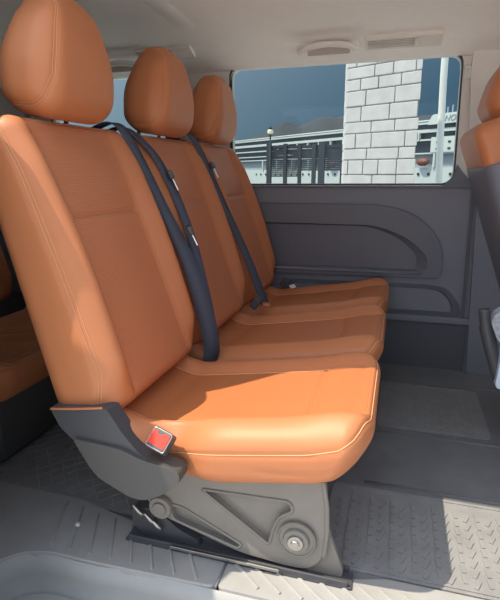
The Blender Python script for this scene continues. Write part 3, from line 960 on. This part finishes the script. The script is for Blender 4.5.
# bridge block with the ship's name
bm = bmesh.new(); plate(bm, round_poly([(-4.2, 6.30), (30, 6.30), (30, 7.45), (-3.5, 7.35)], .25), -.45, 14)
obj_bm('bridge_block', bm, 'ship', ship)
cu = bpy.data.curves.new('ship_name', 'FONT'); cu.body = 'NORWEGIAN SKY'; cu.size = .86; cu.extrude = .02; cu.shear = .25; cu.space_character = 1.05
cu.materials.append(M['shipgrey'])
tmp = bpy.data.objects.new('tmp', cu); COL.objects.link(tmp); bpy.context.view_layer.update()
me = bpy.data.meshes.new_from_object(tmp.evaluated_get(bpy.context.evaluated_depsgraph_get())); bpy.data.objects.remove(tmp)
o = bpy.data.objects.new('ship_name', me); COL.objects.link(o); o.parent = ship; o.location = (-1.9, -.50, 6.55); o.rotation_euler = (R(90), 0, 0); o['label'] = 'grey slanted name lettering'
for i in range(18):
    o = sbox('railing_post', 'shipgrey', -3+i*.62, -3+i*.62+.12, .5, .62, 7.4, 7.95+.15*(i % 3))
# lifeboat
def lifeboat(x):
    bm = bmesh.new()
    n = 14
    rings = []
    for i in range(n+1):
        t = i/n; xx = (t-.5)*1.75; k = (1-abs(2*t-1)**3)
        rings.append([bm.verts.new((xx, .45*k*math.cos(a)-.3, .42*(k*.8+.2)*math.sin(a)*(1 if math.sin(a) > 0 else 1.1))) for a in [2*math.pi*j/12 for j in range(12)]])
    for P_, Q in zip(rings[:-1], rings[1:]):
        for j in range(12): bm.faces.new((P_[j], P_[(j+1) % 12], Q[(j+1) % 12], Q[j]))
    bm.faces.new(rings[0]); bm.faces.new(rings[-1])
    o = obj_bm('lifeboat', bm, 'lifeboat', ship, True); o.location = (x, -.1, 2.28); o['label'] = 'orange lifeboat'
lifeboat(-4.4); lifeboat(-20)
sbox('davit', 'ship', -3.2, -2.95, -.2, .5, 1.65, 3.2)
for i in range(8): sbox('davit', 'ship', -38+i*4.1, -38+i*4.1+.25, -.2, .5, 1.65, 3.2)

# ------------------------------------------------------------------ dark slatted terminal screen and a lamp post on the quay
sc = empty('slatted_screen', (-6, 30, -.55)); tag(sc, 'dark slatted screen with square posts standing before the cruise ship', 'screen')
def q(u, v, Y):   # helper used only to keep the quay furniture in proportion
    return None
for x_, w_, z1 in ((-7.72, .26, 2.85), (-6.72, .20, 2.75), (-5.85, .18, 2.70), (-5.00, .22, 2.72), (-4.55, .36, 2.80), (-3.35, .2, 2.62)):
    bm = bmesh.new(); box(bm, (x_+6, 0, (z1+.55)/2), (w_, .3, z1+.55)); obj_bm('post', bm, 'darkwood', sc)
for i, (x0, x1) in enumerate(((-7.7, -6.72), (-6.72, -5.85), (-5.85, -4.6), (-4.5, -3.35))):
    bm = bmesh.new()
    zs = np.arange(1.25 if i > 1 else .9, 2.6, .115)
    for z_ in zs: box(bm, ((x0+x1)/2+6, .05, z_+.55), (x1-x0, .05, .085 if i != 3 else .10))
    box(bm, ((x0+x1)/2+6, .05, 2.58+.55), (x1-x0, .12, .14))
    obj_bm('slat_panel', bm, 'darkwood', sc)
lp = empty('lamp_post', (-5.1, 20, -.55)); tag(lp, 'slim lamp post with a round cream lantern in front of the ship', 'lamp post')
bm = bmesh.new(); tube(bm, [(0, 0, 0), (0, 0, 3.05)], [.05, .028], 12); obj_bm('pole', bm, 'darkwood', lp, True)
bm = bmesh.new(); bmesh.ops.create_uvsphere(bm, u_segments=16, v_segments=10, radius=.12, matrix=Matrix.Translation((0, 0, 3.20)))
obj_bm('lantern', bm, 'lampglass', lp, True)
bm = bmesh.new(); tube(bm, [(0, 0, 3.05), (0, 0, 3.10)], [.03, .10], 12); tube(bm, [(0, 0, 3.29), (0, 0, 3.42)], [.09, .01], 12); obj_bm('lantern_cap', bm, 'darkwood', lp, True)

# ------------------------------------------------------------------ solid stand-ins outside for a stone wall and strip reflected in the glass
PA = Vector((-.568, 5.17, 0)); PB = Vector((.113, 4.83, 0)); PD = (PB-PA); PL = PD.length
bm = bmesh.new()
box(bm, (PL/2, .31, 1.2), (PL-.02, .58, 3.5), 1)
z = -.55; row = 0
while z < 2.9:
    hgt = random.choice([.105, .125, .14])
    x = -(random.uniform(.05, .2) if row % 2 else 0)
    while x < PL:
        L = random.uniform(.15, .34)
        a, b = max(x, 0), min(x+L, PL)
        if b-a > .03:
            dd = random.uniform(-.004, .008)
            box(bm, ((a+b)/2, .30+dd, z+hgt/2), (b-a-.009, .60, hgt-.009), 0)
        x += L
    z += hgt; row += 1
PDn = PD.normalized()
bm.transform(Matrix(((PDn.x, -.14, 0, 0), (PDn.y, 1, 0, 0), (0, 0, 1, 0), (0, 0, 0, 1))))   # a skewed pier: face turned towards the sun, flanks running straight back
o = obj_bm('reflected_stone_wall', bm, ['stone', 'mortar']); bevel(o, .006, 2); o.location = PA
tag(o, 'white stone-block pier standing in for a wall reflected in the large side window', 'pillar')
bm = bmesh.new(); tube(bm, smooth_line([(.44, 6, -.55), (.415, 6, .6), (.395, 6, 1.0), (.375, 6, 1.4), (.362, 6, 1.8), (.352, 6, 2.2), (.345, 6, 3.2)], 4), .036, 16)
o = obj_bm('reflected_strip', bm, 'stripwhite', None, True); tag(o, 'thin white strip standing in for a reflection, right of the stone-block pier', 'post')

# ------------------------------------------------------------------ camera, light, world
cam = bpy.data.cameras.new('camera'); co = bpy.data.objects.new('camera', cam); COL.objects.link(co); SC.camera = co
F_, P_, Y_, RO_ = 495., .25, .29, -.004
fw = Vector((-math.sin(Y_)*math.cos(P_), math.cos(Y_)*math.cos(P_), -math.sin(P_)))
r0 = Vector((math.cos(Y_), math.sin(Y_), 0)); u0 = r0.cross(fw)
rt = r0*math.cos(RO_)+u0*math.sin(RO_); up = u0*math.cos(RO_)-r0*math.sin(RO_)
mt = Matrix((rt, up, -fw)).transposed().to_4x4(); mt.translation = (0, 0, 1.05)
co.matrix_world = mt
cam.sensor_fit = 'HORIZONTAL'; cam.sensor_width = 36; cam.lens = F_/500*36; cam.clip_start = .02; cam.clip_end = 5000

SUN = Vector((.48, .28, -1)).normalized()
sl = bpy.data.lights.new('sun', 'SUN'); sl.energy = 4.8; sl.angle = R(.55); sl.color = (1, .87, .68)
so = bpy.data.objects.new('sun', sl); COL.objects.link(so); so.rotation_euler = SUN.to_track_quat('-Z', 'Y').to_euler()

w = bpy.data.worlds.new('sky'); SC.world = w; w.use_nodes = True; nt = w.node_tree
bgn = nt.nodes['Background']
tc = nt.nodes.new('ShaderNodeTexCoord'); sp = nt.nodes.new('ShaderNodeSeparateXYZ'); nt.links.new(tc.outputs['Generated'], sp.inputs[0])
rp = nt.nodes.new('ShaderNodeValToRGB'); nt.links.new(sp.outputs['Z'], rp.inputs['Fac'])
e = rp.color_ramp.elements
e[0].position = 0.; e[0].color = (.10, .21, .29, 1); e[1].position = 1.; e[1].color = (.10, .22, .50, 1)
e2 = rp.color_ramp.elements.new(.18); e2.color = (.045, .145, .26, 1)
# brighter, whiter sky towards the sun
vm_ = nt.nodes.new('ShaderNodeVectorMath'); vm_.operation = 'DOT_PRODUCT'; nt.links.new(tc.outputs['Generated'], vm_.inputs[0]); vm_.inputs[1].default_value = tuple(-SUN)
mr = nt.nodes.new('ShaderNodeMapRange'); mr.inputs['From Min'].default_value = -.25; mr.inputs['From Max'].default_value = 1.; nt.links.new(vm_.outputs['Value'], mr.inputs['Value'])
pw = nt.nodes.new('ShaderNodeMath'); pw.operation = 'POWER'; pw.inputs[1].default_value = 1.5; nt.links.new(mr.outputs['Result'], pw.inputs[0])
mx = nt.nodes.new('ShaderNodeMix'); mx.data_type = 'RGBA'; nt.links.new(pw.outputs[0], mx.inputs['Factor']); nt.links.new(rp.outputs['Color'], mx.inputs['A']); mx.inputs['B'].default_value = (2.38, 2.55, 2.76, 1)
nt.links.new(mx.outputs['Result'], bgn.inputs['Color']); bgn.inputs['Strength'].default_value = .74

SC.view_settings.view_transform = 'Standard'; SC.view_settings.look = 'None'; SC.view_settings.gamma = 1; SC.view_settings.use_curve_mapping = False
SC.view_settings.exposure = 0.36
SC.cycles.use_denoising = True
SC.cycles.max_bounces = 10; SC.cycles.diffuse_bounces = 6; SC.cycles.glossy_bounces = 5; SC.cycles.transparent_max_bounces = 12
